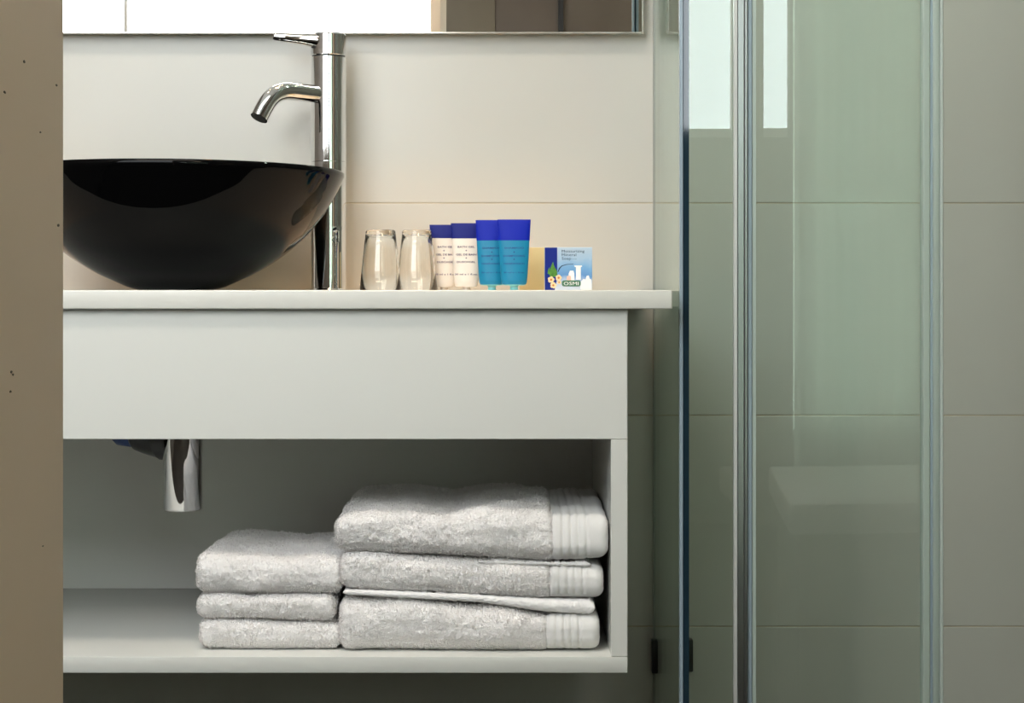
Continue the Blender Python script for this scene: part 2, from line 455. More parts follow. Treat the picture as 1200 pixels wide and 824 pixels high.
# ------------------------------------------------------------------ vessel basin
BX, BY = (207 - 600) * 2.22 / F, 2.22
outer = [(0.046, 0.0), (0.052, 0.0012), (0.0615, 0.0040), (0.080, 0.0120), (0.1055, 0.0240), (0.134, 0.0420), (0.155, 0.0590),
         (0.1735, 0.0780), (0.1885, 0.0970), (0.202, 0.1180), (0.2115, 0.1360), (0.2172, 0.1480), (0.2180, 0.1510),
         (0.2168, 0.1535), (0.2140, 0.1545), (0.2110, 0.1530)]
inner = [(0.205, 0.140), (0.196, 0.121), (0.182, 0.100), (0.164, 0.080), (0.140, 0.059), (0.110, 0.038), (0.080, 0.024),
         (0.050, 0.015), (0.026, 0.0125)]
def spline(pr, n):
    p = np.array(pr); t = np.concatenate([[0], np.cumsum(np.hypot(*np.diff(p, axis=0).T))])
    out = []
    for k in range(n):
        s = t[-1] * k / (n - 1); i = min(np.searchsorted(t, s, side='right') - 1, len(t) - 2); i = max(i, 0)
        p0, p1, p2, p3 = p[max(i-1, 0)], p[i], p[i+1], p[min(i+2, len(p)-1)]
        u = (s - t[i]) / (t[i+1] - t[i])
        q = .5*((2*p1)+(-p0+p2)*u+(2*p0-5*p1+4*p2-p3)*u*u+(-p0+3*p1-3*p2+p3)*u**3)
        out.append((float(q[0]), float(q[1])))
    return out
bs = thing('vessel_basin', (BX, BY, ZT), 'glossy black glass bowl basin standing on the white worktop', 'basin')
lathe('bowl', [(0, 0.0003)] + [(r, h + 0.0003) for r, h in spline(outer, 60) + spline(inner, 40)] + [(0.0255, 0.0122), (0, 0.0122)], (BX, BY, ZT), M['basin'], bs, seg=160, angle=60)
lathe('drain', [(0, 0.0125), (0.0235, 0.0125), (0.0235, 0.014), (0.020, 0.016), (0, 0.0165)], (BX, BY, ZT), M['chrome'], bs, seg=40)

# ------------------------------------------------------------------ tap
TX, TY, TR = -0.2569, 2.39, 0.0245
tp = thing('basin_tap', (TX, TY, ZT), 'tall chrome pillar tap with a curved spout and pin lever beside the black basin', 'tap')
zrel = lambda y: ZE + (345 - y) * TY / F
z_low, z_head, z_top = zrel(190), zrel(66), zrel(39.5)
lathe('base_ring', [(0, 0), (0.0268, 0), (0.0268, 0.0015), (0.0252, 0.0032), (0, 0.0032)], (TX, TY, ZT), M['chrome'], tp)
lathe('column', [(0, ZT + 0.0032), (TR, ZT + 0.0032), (TR, z_low - 0.0006), (TR - 0.0007, z_low), (TR, z_low + 0.0006),
                 (TR, z_head - 0.0022), (TR - 0.0006, z_head - 0.0016), (0, z_head - 0.0016)], (TX, TY, 0), M['chrome'], tp, seg=96)
lathe('seam_ring', [(0, z_head - 0.0016), (TR - 0.0014, z_head - 0.0016), (TR - 0.0014, z_head), (0, z_head)], (TX, TY, 0), M['seam'], tp)
lathe('head', [(0, z_head), (TR - 0.0005, z_head), (TR + 0.0002, z_head + 0.0008), (TR + 0.0004, z_top - 0.003), (TR - 0.002, z_top - 0.0006), (0, z_top)], (TX, TY, 0), M['chrome'], tp, seg=96)
# lever: tapering pin blending into the head
lz = zrel(47.8)
lp = [(TX - 0.014, TY - 0.012, lz - 0.0015), (TX - 0.024, TY - 0.014, lz - 0.001), (TX - 0.036, TY - 0.016, lz), (TX - 0.055, TY - 0.020, lz + 0.0012), (TX - 0.072, TY - 0.0235, lz + 0.0024), (TX - 0.0745, TY - 0.024, lz + 0.0026)]
tube('lever', lp, [0.0110, 0.0098, 0.0080, 0.0069, 0.0062, 0.0046], M['chrome'], tp)
lathe('grub_screw', [(0, 0), (0.0032, 0), (0.0032, 0.0022), (0, 0.0022)], (TX - 0.0189, TY - 0.0164, zrel(56)), M['seam'], tp, axis=(-0.75, -0.66, 0), seg=20)
# spout
dv = Vector((-0.727, -0.687, 0)); zs0 = ZE + (345 - 110.5) * 2.375 / F
ctl = [(0.012, 0.0), (0.05, 0.0006), (0.072, 0.0003), (0.088, -0.0045), (0.100, -0.0135), (0.109, -0.0255), (0.1175, -0.0400)]
cs = spline(ctl, 40)
sp = [Vector((TX, TY, zs0 + h)) + dv * t for t, h in cs]
# rounded shoulder where the spout leaves the column
tube('spout', sp, 0.0122, M['chrome'], tp, seg=48)
end = sp[-1]; ed = (sp[-1] - sp[-2]).normalized()
lathe('aerator', [(0, -0.001), (0.0102, -0.001), (0.0102, 0.0004), (0, 0.0004)], end, M['seam'], tp, axis=ed, seg=32)
tube('drain_lever', [(TX + 0.012, TY - 0.0215, zrel(270)), (TX + 0.0175, TY - 0.031, zrel(268.5))], 0.0042, M['chrome'], tp, seg=20)
tube('lever_pin', [(TX + 0.0165, TY - 0.0285, zrel(272)), (TX + 0.0165, TY - 0.0285, zrel(284))], 0.0018, M['chrome'], tp, seg=12)

# ------------------------------------------------------------------ bottle trap below the basin
QX, QY, QR = (214 - 600) * 2.2 / F, 2.2, 0.0253
qz = ZE + (345 - 598) * 2.2 / F
bt = thing('bottle_trap', (QX, QY, qz), 'chrome bottle trap hanging under the basin with a black union nut', 'drain trap')
lathe('trap_cup', [(0, qz), (0.021, qz), (0.0235, qz + 0.0006), (QR, qz + 0.003), (QR, ZC - 0.002), (0, ZC - 0.002)], (QX, QY, 0), M['chrome'], bt, seg=72)
az = ZE - 0.176
lathe('union_nut', [(0, 0.012), (0.0385, 0.012), (0.0395, 0.014), (0.0395, 0.030), (0.037, 0.034), (0.032, 0.054), (0.028, 0.066), (0.024, 0.070), (0, 0.070)],
      (QX, QY + 0.012, az), M['plastic'], bt, axis=(-1, 0.25, 0), seg=24, angle=25)
lathe('outlet_pipe', [(0, 0.0), (0.016, 0.0), (0.016, 0.02), (0, 0.02)], (QX - 0.004, QY + 0.012, az), M['chrome'], bt, axis=(-1, 0.25, 0), seg=32)
lathe('blue_collar', [(0, 0.0702), (0.0225, 0.0702), (0.0235, 0.074), (0.0215, 0.092), (0.011, 0.105), (0, 0.106)],
      (QX, QY + 0.012, az), M['blueplastic'], bt, axis=(-1, 0.25, 0), seg=32)
bt_pipe = [Vector((QX - 0.075, QY + 0.031, az)), Vector((QX - 0.10, QY + 0.05, az)), Vector((QX - 0.105, QY + 0.10, az)), Vector((QX - 0.105, YW - 0.0085, az))]
tube('wall_pipe', bt_pipe, 0.009, M['plastic'], bt, seg=20)

# ------------------------------------------------------------------ towels
def smooth_noise(rs, nu, nv, cu, cv):
    a = rs.standard_normal((max(int(cu), 2) + 3, max(int(cv), 2) + 3))
    ku, kv = a.shape
    xu = np.linspace(0, ku - 1.001, nu); xv = np.linspace(0, kv - 1.001, nv)
    iu = xu.astype(int); iv = xv.astype(int)
    fu = (xu - iu); fv = (xv - iv)
    fu = fu*fu*(3-2*fu); fv = fv*fv*(3-2*fv)
    A = a[iu][:, iv]; B = a[np.minimum(iu+1, ku-1)][:, iv]; C_ = a[iu][:, np.minimum(iv+1, kv-1)]; D = a[np.minimum(iu+1, ku-1)][:, np.minimum(iv+1, kv-1)]
    fu = fu[:, None]; fv = fv[None, :]
    return A*(1-fu)*(1-fv) + B*fu*(1-fv) + C_*(1-fu)*fv + D*fu*fv

def towel(label, keys, Y0, depth, group, seed, border=None, loft=1.0, rfrac=0.86, crease=0.0):
    """keys: (pixel x, pixel row of front top, pixel row of front bottom); border: pixel x where the woven band starts"""
    rs = np.random.RandomState(seed)
    s = Y0 / F
    kx = np.array([(k[0] - 600) * s for k in keys])
    kt = np.array([ZE + (345 - k[1]) * s for k in keys]); kb = np.array([ZE + (345 - k[2]) * s for k in keys])
    kb = np.maximum(kb, ZS + 0.0012)
    x0, x1 = kx[0], kx[-1]
    xc = (x0 + x1) / 2
    root = thing('towel', (xc, Y0 + depth / 2, float(kb.mean())), label, 'towel', group)
    H = float((kt - kb).mean()); r = H / 2 * rfrac
    # end rounding rows
    ne = 9; re = 0.011
    xs = []; ins = []
    for k in range(ne):
        th = math.pi / 2 * k / ne
        xs.append(x0 + re * (1 - math.sin(th)) if False else x0 + re * (1 - math.cos(th))); ins.append(re * (1 - math.sin(th)))
    nx = int((x1 - x0 - 2 * re) / 0.00125)
    for k in range(nx + 1):
        xs.append(x0 + re + (x1 - x0 - 2 * re) * k / nx); ins.append(0.0)
    for k in range(ne - 1, -1, -1):
        th = math.pi / 2 * k / ne
        xs.append(x1 - re * (1 - math.cos(th))); ins.append(re * (1 - math.sin(th)))
    xs = np.array(xs); ins = np.array(ins)
    # cross-section in (y, w): w is 0..1 height; start at the back bottom, run over the front to the back top
    pts = []; nrm = []
    hb = H / 2
    def add(y, z, ny, nz): pts.append((y, z)); nrm.append((ny, nz))
    fine = 0.0013
    n = 24
    for k in range(n): add(depth - r - (depth - 2*r - 0.06) * k / n, 0, 0, -1)
    n = int(0.06 / fine)
    for k in range(n): add(r + 0.06 * (1 - k / n), 0, 0, -1)
    n = max(int(r * math.pi / 2 / fine), 6)
    for k in range(n):
        a = math.pi / 2 * k / n; add(r - r * math.sin(a), r - r * math.cos(a), -math.sin(a), -math.cos(a))
    L = H - 2 * r; n = max(int(L / fine), 2)
    for k in range(n): add(0, r + L * k / n, -1, 0)
    n = max(int(r * math.pi / 2 / fine), 6)
    for k in range(n):
        a = math.pi / 2 * k / n; add(r - r * math.cos(a), H - r + r * math.sin(a), -math.cos(a), math.sin(a))
    n = int((depth - 2*r) / 0.0026)
    for k in range(n): add(r + (depth - 2*r) * k / n, H, 0, 1)
    n = 10
    for k in range(n):
        a = math.pi / 2 * k / n; add(depth - r + r * math.sin(a), H - r + r * math.cos(a), math.sin(a), math.cos(a))
    for k in range(4): add(depth, H - r - L * k / 4, 1, 0)
    for k in range(n):
        a = math.pi / 2 * k / n; add(depth - r + r * math.cos(a), r - r * math.sin(a), math.cos(a), -math.sin(a))
    P = np.array(pts); N = np.array(nrm)
    nu, nv = len(xs), len(P)
    Lx = x1 - x0; Lp = 2 * (H + depth)
    big = smooth_noise(rs, nu, nv, Lx / 0.05, Lp / 0.06) * 0.0013 * loft
    mid = smooth_noise(rs, nu, nv, Lx / 0.012, Lp / 0.014) * 0.00020 * loft
    nper = lambda cell: nv * 0.0014 / cell
    loops = smooth_noise(rs, nu, nv, Lx / 0.0044, nper(0.0044)) * 0.00044 + smooth_noise(rs, nu, nv, Lx / 0.0026, nper(0.0028)) * 0.00025
    fuzz = rs.standard_normal((nu, nv)) * 0.00030
    zt = np.interp(xs, kx, kt); zb = np.interp(xs, kx, kb)
    terry = loops + fuzz + mid - 0.0007
    kbnd = None
    if border is not None:
        xb = (border - 600) * s
        kbnd = int(np.searchsorted(xs, xb))
        rib = np.zeros(nu)
        wb_ = x1 - xb
        f = (xs - xb) / wb_
        for g0, gw, gd in ((0.0, 0.035, 0.0034), (0.19, 0.028, 0.0019), (0.34, 0.03, 0.0022), (0.47, 0.024, 0.0015), (0.62, 0.03, 0.0022)):
            rib -= gd * np.exp(-((f - g0) / gw) ** 2)
        rib += 0.0012 * np.clip(f * 8, 0, 1) * (f > 0)
        inside = (f > 0.0)
        terry[inside] *= 0.12
        terry = terry + rib[:, None]
    d = big + terry
    # do not bulge through the shelf or the towel below: underside stays flatter
    und = (N[:, 1] < -0.7)
    d[:, und] = np.minimum(d[:, und], 0.0) * 0.5
    d = d - ins[:, None]
    yy = Y0 + P[None, :, 0] + N[None, :, 0] * d
    hh = P[None, :, 1] + N[None, :, 1] * d
    zz = zb[:, None] + hh * ((zt - zb) / H)[:, None]
    if crease:
        front = np.clip(1 - (P[:, 0] / 0.06), 0, 1)
        yy = yy - crease * front[None, :] * 0
    xx = np.repeat(xs[:, None], nv, axis=1) + rs.standard_normal((nu, nv)) * 0.00025
    V = np.stack([xx, yy, zz], axis=-1)
    def piece(nm, a, b, m, capa, capb):
        Q = V[a:b+1].reshape(-1, 3); n_u = b - a + 1
        i = np.arange(n_u - 1)[:, None] * nv; j = np.arange(nv)[None, :]; j2 = (j + 1) % nv
        Fq = np.stack([i + j, i + j2, i + nv + j2, i + nv + j], axis=-1).reshape(-1, 4)
        me = bpy.data.meshes.new(nm)
        caps = ([list(range(nv))[::-1]] if capa else []) + ([[(n_u - 1) * nv + q for q in range(nv)]] if capb else [])
        o = bpy.data.objects.new(nm, me); COL.objects.link(o); o.parent = root
        off = np.array(root.location)
        nF = len(Fq); nl = nF * 4 + nv * len(caps)
        me.vertices.add(len(Q)); me.vertices.foreach_set('co', (Q - off).ravel())
        lv = np.concatenate([Fq.ravel()] + [np.array(c) for c in caps]).astype(np.int32)
        me.loops.add(nl); me.loops.foreach_set('vertex_index', lv)
        me.polygons.add(nF + len(caps))
        st = np.concatenate([np.arange(nF) * 4, nF * 4 + nv * np.arange(len(caps))]).astype(np.int32)
        me.polygons.foreach_set('loop_start', st)
        me.update(calc_edges=True); me.validate()
        me.polygons.foreach_set('use_smooth', [True] * len(me.polygons))
        me.materials.append(m)
        return o
    # terry pile: short bent fibres on the faces that show
    ke = nu - 1 if kbnd is None else kbnd
    Tu = np.gradient(V, axis=0); Tv = np.gradient(V, axis=1)
    NN = np.cross(Tv, Tu); NN /= np.linalg.norm(NN, axis=-1, keepdims=True) + 1e-12
    if (NN[nu // 2, :, 1] * N[:, 0]).sum() < 0: NN = -NN
    vis = np.where((N[:, 0] < -0.02) | ((N[:, 1] > 0.3) & (P[:, 0] < depth - 0.01)) )[0]
    wgt = np.where(N[vis, 0] < -0.02, 1.0, 0.8); wgt = wgt / wgt.sum()
    span = (xs[ke] - xs[0]) * (H + depth * 0.9)
    nf = int(span * 0.50e6)
    iu = np.concatenate([rs.randint(0, ke + 1, nf), rs.randint(0, 8, nf // 40)]); jv = vis[rs.choice(len(vis), len(iu), p=wgt)]
    nf = len(iu)
    base = V[iu, jv] + rs.standard_normal((nf, 3)) * 0.0004
    nn = NN[iu, jv]
    rd = rs.standard_normal((nf, 3)); tan = rd - nn * (rd * nn).sum(1)[:, None]
    tan /= np.linalg.norm(tan, axis=1)[:, None] + 1e-9
    sd = np.cross(nn, tan)
    clump = np.clip(0.5 + 0.5 * smooth_noise(rs, nu, nv, Lx / 0.0040, nper(0.0040))[iu, jv], 0, 1.3)
    ln = (0.0008 + 0.0012 * clump + 0.0006 * rs.random_sample(nf))[:, None]; wd = 0.00040
    p0 = base - nn * 0.0004
    p1 = base + nn * ln * 0.75 + tan * ln * 0.25
    p2 = base + nn * ln * 0.72 + tan * ln * 0.85
    FV = np.stack([p0 - sd * wd, p0 + sd * wd, p1 - sd * wd, p1 + sd * wd, p2], axis=1).reshape(-1, 3)
    q = np.arange(nf)[:, None] * 5
    tri = np.stack([q + 0, q + 1, q + 3, q + 0, q + 3, q + 2, q + 2, q + 3, q + 4], axis=-1).reshape(-1).astype(np.int32)
    me = bpy.data.meshes.new('terry_pile'); po = bpy.data.objects.new('terry_pile', me); COL.objects.link(po); po.parent = root
    me.vertices.add(len(FV)); me.vertices.foreach_set('co', (FV - np.array(root.location)).ravel())
    me.loops.add(len(tri)); me.loops.foreach_set('vertex_index', tri)
    me.polygons.add(len(tri) // 3); me.polygons.foreach_set('loop_start', np.arange(0, len(tri), 3).astype(np.int32))
    me.update(calc_edges=True); me.materials.append(M['pile']); po['kind'] = 'stuff'
    if kbnd is None:
        piece('terry_body', 0, nu - 1, M['terry'], True, True)
    else:
        piece('terry_body', 0, kbnd, M['terry'], True, True)
        o = piece('woven_border', kbnd, nu - 1, M['weave'], True, True)
        o['label'] = 'flat woven border with ribs'
    return root

def flap(root, keys, Y0, depth, seed, nm='folded_layer'):
    """thin inner fold of a towel peeping out below its roll"""
    rs = np.random.RandomState(seed); s = Y0 / F
    xs = np.linspace((keys[0][0] - 600) * s, (keys[-1][0] - 600) * s, 220)
    kx = [(k[0] - 600) * s for k in keys]
    zt = np.interp(xs, kx, [ZE + (345 - k[1]) * s for k in keys]); zb = np.interp(xs, kx, [ZE + (345 - k[2]) * s for k in keys])
    m = 26; nu = len(xs)
    nz = smooth_noise(rs, nu, m, 150, 13) * 0.0004
    V = []
    endr = np.clip(np.minimum((xs - xs[0]), (xs[-1] - xs)) / 0.006, 0, 1) ** .5
    for i in range(nu):
        zc, h = (zt[i] + zb[i]) / 2, max((zt[i] - zb[i]) / 2, 0.0008) * max(endr[i], .15)
        for k in range(m):
            if k < m - 2:
                a = -math.pi / 2 + math.pi * k / (m - 3)
                V.append((xs[i], Y0 + h - (h + nz[i, k]) * math.cos(a), zc + (h + nz[i, k]) * math.sin(a)))
            else:
                V.append((xs[i], Y0 + depth, zc + (h if k == m - 2 else -h)))
    Fs = [[i*m + k, i*m + (k+1) % m, (i+1)*m + (k+1) % m, (i+1)*m + k] for i in range(nu - 1) for k in range(m)]
    Fs += [list(range(m))[::-1], [(nu-1)*m + k for k in range(m)]]
    return raw(nm, V, Fs, M['terry'], root, smooth=True)

HG, BG = 'small hand towels in the left stack', 'folded bath towels in the right stack'
YL, YR = 2.032, 2.020
towel('small white hand towel at the bottom of the left stack on the shelf', [(233, 726, 762.6), (300, 727, 763.0), (398, 730, 763.0)], YL, 0.235, HG, 11, loft=.8)
towel('thin white hand towel in the middle of the left stack', [(230, 696.5, 725.3), (300, 698, 726.3), (392, 698.5, 729)], YL - .001, 0.235, HG, 12, loft=.7)
towel('thick white hand towel on top of the left stack', [(229.5, 652, 695.8), (262, 652, 696.6), (330, 655, 697.5), (399.5, 655, 697.5)], YL - .002, 0.24, HG, 13, loft=1.3, rfrac=.9)
t1 = towel('thick white bath towel at the bottom of the right stack with a ribbed band', [(397.5, 704, 765), (415, 700, 766), (500, 705, 766), (640, 722, 766.0), (703, 722, 766.0)], YR, 0.30, BG, 21, border=640, loft=1.3)
t2 = towel('white bath towel in the middle of the right stack with an inner fold hanging below', [(398, 650, 690), (415, 648, 691), (500, 652, 696), (644, 661, 702), (707.5, 664, 702.5)], YR + .002, 0.30, BG, 22, border=644, loft=1.0)
flap(t2, [(402, 691.5, 697), (470, 694, 701), (560, 698, 706), (640, 703, 718), (697, 703.5, 721.5)], YR + .004, 0.27, 5)
t3 = towel('thickest white bath towel on top of the right stack with a sagging ribbed band', [(392.5, 606, 645), (410, 602, 647), (470, 600, 650), (530, 607, 652), (575, 600, 655), (640, 600, 659), (652, 606, 659), (713, 604, 657)], YR - .002, 0.31, BG, 23, border=647, loft=1.7, rfrac=.8)
flap(t3, [(560, 657.5, 660), (640, 659.5, 662.5), (692, 659, 664.5)], YR + .006, 0.25, 6)

# ------------------------------------------------------------------ upturned tumblers
def tumbler(cx, Y, label):
    s = Y / F
    X = (cx - 600) * s; z = ZT + 0.0002
    r0, r1, h = 0.0279, 0.0196, (340.5 - 269.5) * s
    t = 0.0013
    prof = [(r0 - t, 0), (r0 - t/2, -0.0), (r0, 0.0009), (r0 + (r1 - r0)*.33, h*.33), (r0 + (r1 - r0)*.66, h*.66), (r1 + .0002, h*.97), (r1 - 0.0006, h - 0.0007), (r1 - 0.0016, h - 0.0001), (0, h - 0.0006)]
    inn = [(0, h - 0.0075), (r1 - 0.0035, h - 0.0075), (r1 - 0.0012, h - 0.0095), (r0 + (r1 - r0)*.66 - t, h*.66), (r0 + (r1 - r0)*.33 - t, h*.33), (r0 - t, 0)]
    o = lathe('tumbler', prof[1:] + inn[:-1] + [(r0 - t, 0.0009)], (X, Y, z), M['tumbler'], loc=(X, Y, z), seg=72, angle=50, close=True)
    tag(o, label, 'glass', 'upturned glasses on the worktop')
tumbler(446, 2.26, 'clear glass tumbler upside down nearer the tap')
tumbler(488.5, 2.30, 'clear glass tumbler upside down touching the cream tubes')

# ------------------------------------------------------------------ toiletry tubes
def toiletry(label, cx, wpx, ytop, yband, yshould, ybot, Y, end_m, body_m, print_m, neck_m, cap_m, group, lines, lean=0.0, tz=0.0):
    s = Y / F
    X = (cx - 600) * s; z0 = ZT + 0.0002
    zr = lambda y: (340.3 - y) * s
    W = wpx * s / 2
    H = zr(ytop); ZBn = zr(yband); ZSh = zr(yshould)
    root = thing('toiletry_tube', (X, Y, z0), label, 'tube', group)
    def half(zz):
        f = min(max((zz - ZSh) / (H - ZSh), 0), 1)
        hw = W * (0.79 + 0.21 * f ** .8); ht = 0.0095 * (1 - f) ** .75 + 0.0007
        if zz < ZSh:
            g = max((ZSh - zz) / 0.0055, 0)
            hw = hw * (1 - 0.10 * g * g); ht = ht * (1 - 0.10 * g * g)
        return hw, ht
    n = 48
    def ring(bm, hw, ht, zz, ex=1.0):
        out = []
        for k in range(n):
            a = 2*math.pi*k/n
            c_, s_ = math.cos(a), math.sin(a)
            out.append(bm.verts.new((X + hw*c_ , Y + ht*math.copysign(abs(s_)**ex, s_) + lean*zz, z0 + zz)))
        return out
    def skin(nm, levels, m):
        bm = bmesh.new(); rings = [ring(bm, *l) for l in levels]
        for A, B in zip(rings, rings[1:]):
            for k in range(n): bm.faces.new((A[k], A[(k+1) % n], B[(k+1) % n], B[k]))
        bm.faces.new(rings[0][::-1]); bm.faces.new(rings[-1])
        return from_bm(nm, bm, m, root, angle=50)
    lev = [(*half(ZSh - 0.005 + (ZBn - ZSh + 0.005) * k / 20), ZSh - 0.005 + (ZBn - ZSh + 0.005) * k / 20) for k in range(21)]
    body_o = skin('tube_body', lev, body_m)
    lev = [(half(ZBn)[0] + .0002, half(ZBn)[1] + .0002, ZBn + .00005)]
    for k in range(1, 11):
        zz = ZBn + (H - ZBn) * k / 10; a, b = half(zz); lev.append((a + .0002, b + .0002, zz))
    end_o = skin('crimped_end', lev, end_m)
    # ridge line across the crimp
    zc = H - 0.005
    box('crimp_line', X - W * .985, X + W * .985, Y - 0.0016 + lean*zc, Y - 0.0008 + lean*zc, z0 + zc, z0 + zc + 0.0006, end_m, end_o)
    a, b = half(ZSh - 0.005)
    zn = max(ZSh - 0.013, 0.0045)
    skin('shoulder', [(0.0052, 0.0050, zn), (a*.45, b*.7, zn + 0.003), (a*.85, b*.97, ZSh - 0.0062), (a, b, ZSh - 0.00505)], neck_m)
    lathe('cap', [(0, 0), (0.0050, 0), (0.0056, 0.0006), (0.0052, zn - 0.0002), (0, zn - 0.0002)], (X, Y + lean*0.004, z0), cap_m, root, seg=28)
    def surf(x, zz):
        zl = zz - z0; hw, ht = half(zl)
        q = min(abs(x - X) / hw, .98)
        return Y + lean*zl - ht * math.sqrt(1 - q*q) - 0.00025
    for txt, fw, yy, hh in lines:
        zz = z0 + zr(yy)
        if txt == '*':
            d = 0.0011; pts = [(X, -d), (X + d, 0), (X, d), (X - d, 0)]
            raw('printed_diamond', [(x, surf(x, zz + q), zz + q) for x, q in pts], [[0, 1, 2, 3]], print_m, body_o)
        else:
            lettering('printed_line', txt, X + tz * W, zz - hh * s / 2, 2 * W * fw, hh * s, surf, print_m, body_o, bold=0.02)
    return root
lc = [('BATH GEL', .56, 289.3, 2.1), ('*', 0, 293.6, 0), ('GEL DE BAIN', .66, 298.3, 2.1), ('*', 0, 302.4, 0), ('DUSCHGEL', .60, 307, 2.1), ('30 ml e 1 fl.oz.', .74, 321.4, 1.9)]
lb = [('SHAMPOO', .60, 290.7, 2.0), ('*', 0, 295.5, 0), ('SHAMPOOING', .66, 300, 2.1), ('*', 0, 304, 0), ('HAARWASCH', .62, 309, 2.1), ('30 ml e 1 fl.oz.', .64, 319.4, 1.6)]
TG = 'toiletry tubes on the worktop'
toiletry('cream toiletry tube with a navy end, beside the glasses', 520.5, 34, 263.2, 279.0, 331, 339, 2.325, M['navy'], M['cream'], M['printgrey'], M['cream'], M['clearcap'], TG, lc, tz=.12)
toiletry('cream toiletry tube with a navy end, touching the blue tubes', 546.5, 36, 261.4, 279.4, 331, 339, 2.295, M['navy'], M['cream'], M['printgrey'], M['cream'], M['clearcap'], TG, lc)
toiletry('teal toiletry tube with a royal blue end, next to the cream tubes', 576.5, 38, 257.8, 281.8, 329, 339, 2.27, M['royal'], M['teal'], M['printblue'], M['tealneck'], M['tealneck'], TG, lb)
toiletry('teal toiletry tube with a royal blue end, nearer the soap boxes', 602.5, 38.5, 257.2, 281.8, 329, 339, 2.245, M['royal'], M['teal'], M['printblue'], M['tealneck'], M['tealneck'], TG, lb)

# ------------------------------------------------------------------ soap boxes
yb = box('soap_box', (609 - 600) * 2.36 / F, (664 - 600) * 2.36 / F, 2.36, 2.388, ZT + 0.0002, ZT + 0.0002 + (341 - 290.5) * 2.36 / F, M['yellowbox'],
         loc=((636 - 600) * 2.36 / F, 2.374, ZT + 0.0002), bev=0.0006)
tag(yb, 'pale yellow soap box standing behind the printed blue soap box', 'box')
SY = 2.262; ss = SY / F
SX0, SX1 = (638.3 - 600) * ss, (694 - 600) * ss
SZ0, SZ1 = ZT + 0.0002, ZT + 0.0002 + (340.6 - 290) * ss
sb = thing('soap_box', ((SX0 + SX1) / 2, SY + 0.014, SZ0), 'small printed soap box in light and dark blue with flowers, beside the teal tubes', 'box')
carton = box('carton', SX0, SX1, SY, SY + 0.028, SZ0, SZ1, M['card'], sb, bev=0.0004, seg=1)
P2 = lambda x, y: ((x - 600) * ss, SZ0 + (340.6 - y) * ss)
def flat(nm, outline, m, lift=0.0002):
    prism(nm, [P2(*p) for p in outline], SY - lift, SY + 0.0001, m, carton)
flat('blue_stripe', [(638.5, 340.3), (638.5, 290.3), (653, 290.3), (653, 326), (650, 340.3)], M['boxblue'])
flat('printed_jar', [(666, 329), (666.5, 321), (668, 317.5), (672, 317.5), (673, 321), (673, 329)], M['whiteprint'])
flat('printed_soap', [(664, 329), (664.3, 324), (667, 323), (669, 324), (669.4, 329)], M['peach'], .0004)
flat('printed_bottle', [(675, 328), (675, 313.5), (673, 312.4), (673, 311.4), (682, 311.4), (682, 312.6), (680.6, 313.5), (680.6, 328)], M['whiteprint'])
flat('printed_foam', [(680, 338), (681, 330), (684, 327), (686, 328), (687.5, 323.5), (690, 323), (691, 327), (693, 328), (693.5, 340), (681, 340)], M['whiteprint'])
flat('printed_leaf', [(644, 324), (644.5, 316), (647, 309), (648.2, 307), (649, 311), (650.4, 314), (652.4, 317), (653.2, 322), (650, 325)], M['leaf'], .0004)
flat('printed_leaf', [(641.6, 321), (642, 317), (644, 313), (644.5, 322)], M['leaf'], .0003)
flat('printed_stem', [(653.4, 319), (655, 314.5), (658, 311.5), (664, 309.8), (672, 309.4), (672, 309.9), (664, 310.5), (658.4, 312.4), (656, 315.5), (654.4, 319)], M['textblue'], .0003)
for fx, fy, fr in ((645.8, 328, 4.0), (654.6, 325.8, 3.8), (648.4, 334.6, 3.8), (655.2, 331, 2.4)):
    for k in range(5):
        a = 2*math.pi*k/5 + fx
        c = (fx + fr*.52*math.cos(a), fy + fr*.52*math.sin(a))
        flat('printed_petal', [(c[0] + fr*.5*math.cos(2*math.pi*q/8), c[1] + fr*.5*math.sin(2*math.pi*q/8)) for q in range(8)][::-1], M['petal'], .0005 + .00001*k)
    flat('printed_stamen', [(fx + fr*.36*math.cos(2*math.pi*q/8), fy + fr*.36*math.sin(2*math.pi*q/8)) for q in range(8)][::-1], M['stamen'], .0007)
bd = []
for cx_, cy_, a0 in ((678, 331.2, -90), (678, 333.4, 0), (660.8, 333.4, 90), (660.8, 331.2, 180)):
    for q in range(5):
        a = R(a0 + 90*q/4); bd.append((cx_ + 2.4*math.cos(a), cy_ + 2.4*math.sin(a)))
flat('logo_badge', bd[::-1], M['badge'], .0008)
fs_ = lambda lift: (lambda x, z: SY - lift)
def words(nm, body, x, y, w, h, m, lift=.0004, bold=0):
    X, Z = P2(x, y); lettering(nm, body, X, Z, w*ss, h*ss, fs_(lift), m, carton, align='l', bold=bold)
words('printed_word', 'Moisturizing', 658.3, 296.0, 26.5, 3.0, M['textblue'])
words('printed_word', 'Mineral', 658.3, 300.3, 17.0, 3.0, M['textblue'])
words('printed_word', 'Soap', 658.3, 304.6, 11.0, 3.0, M['textblue'])
words('printed_word', 'e 1 oz', 670.5, 304.4, 5.0, 1.4, M['textblue'], bold=0)
words('printed_logo', 'OSMI', 660.6, 334.4, 17.4, 3.9, M['whiteprint'], .0010, 0)

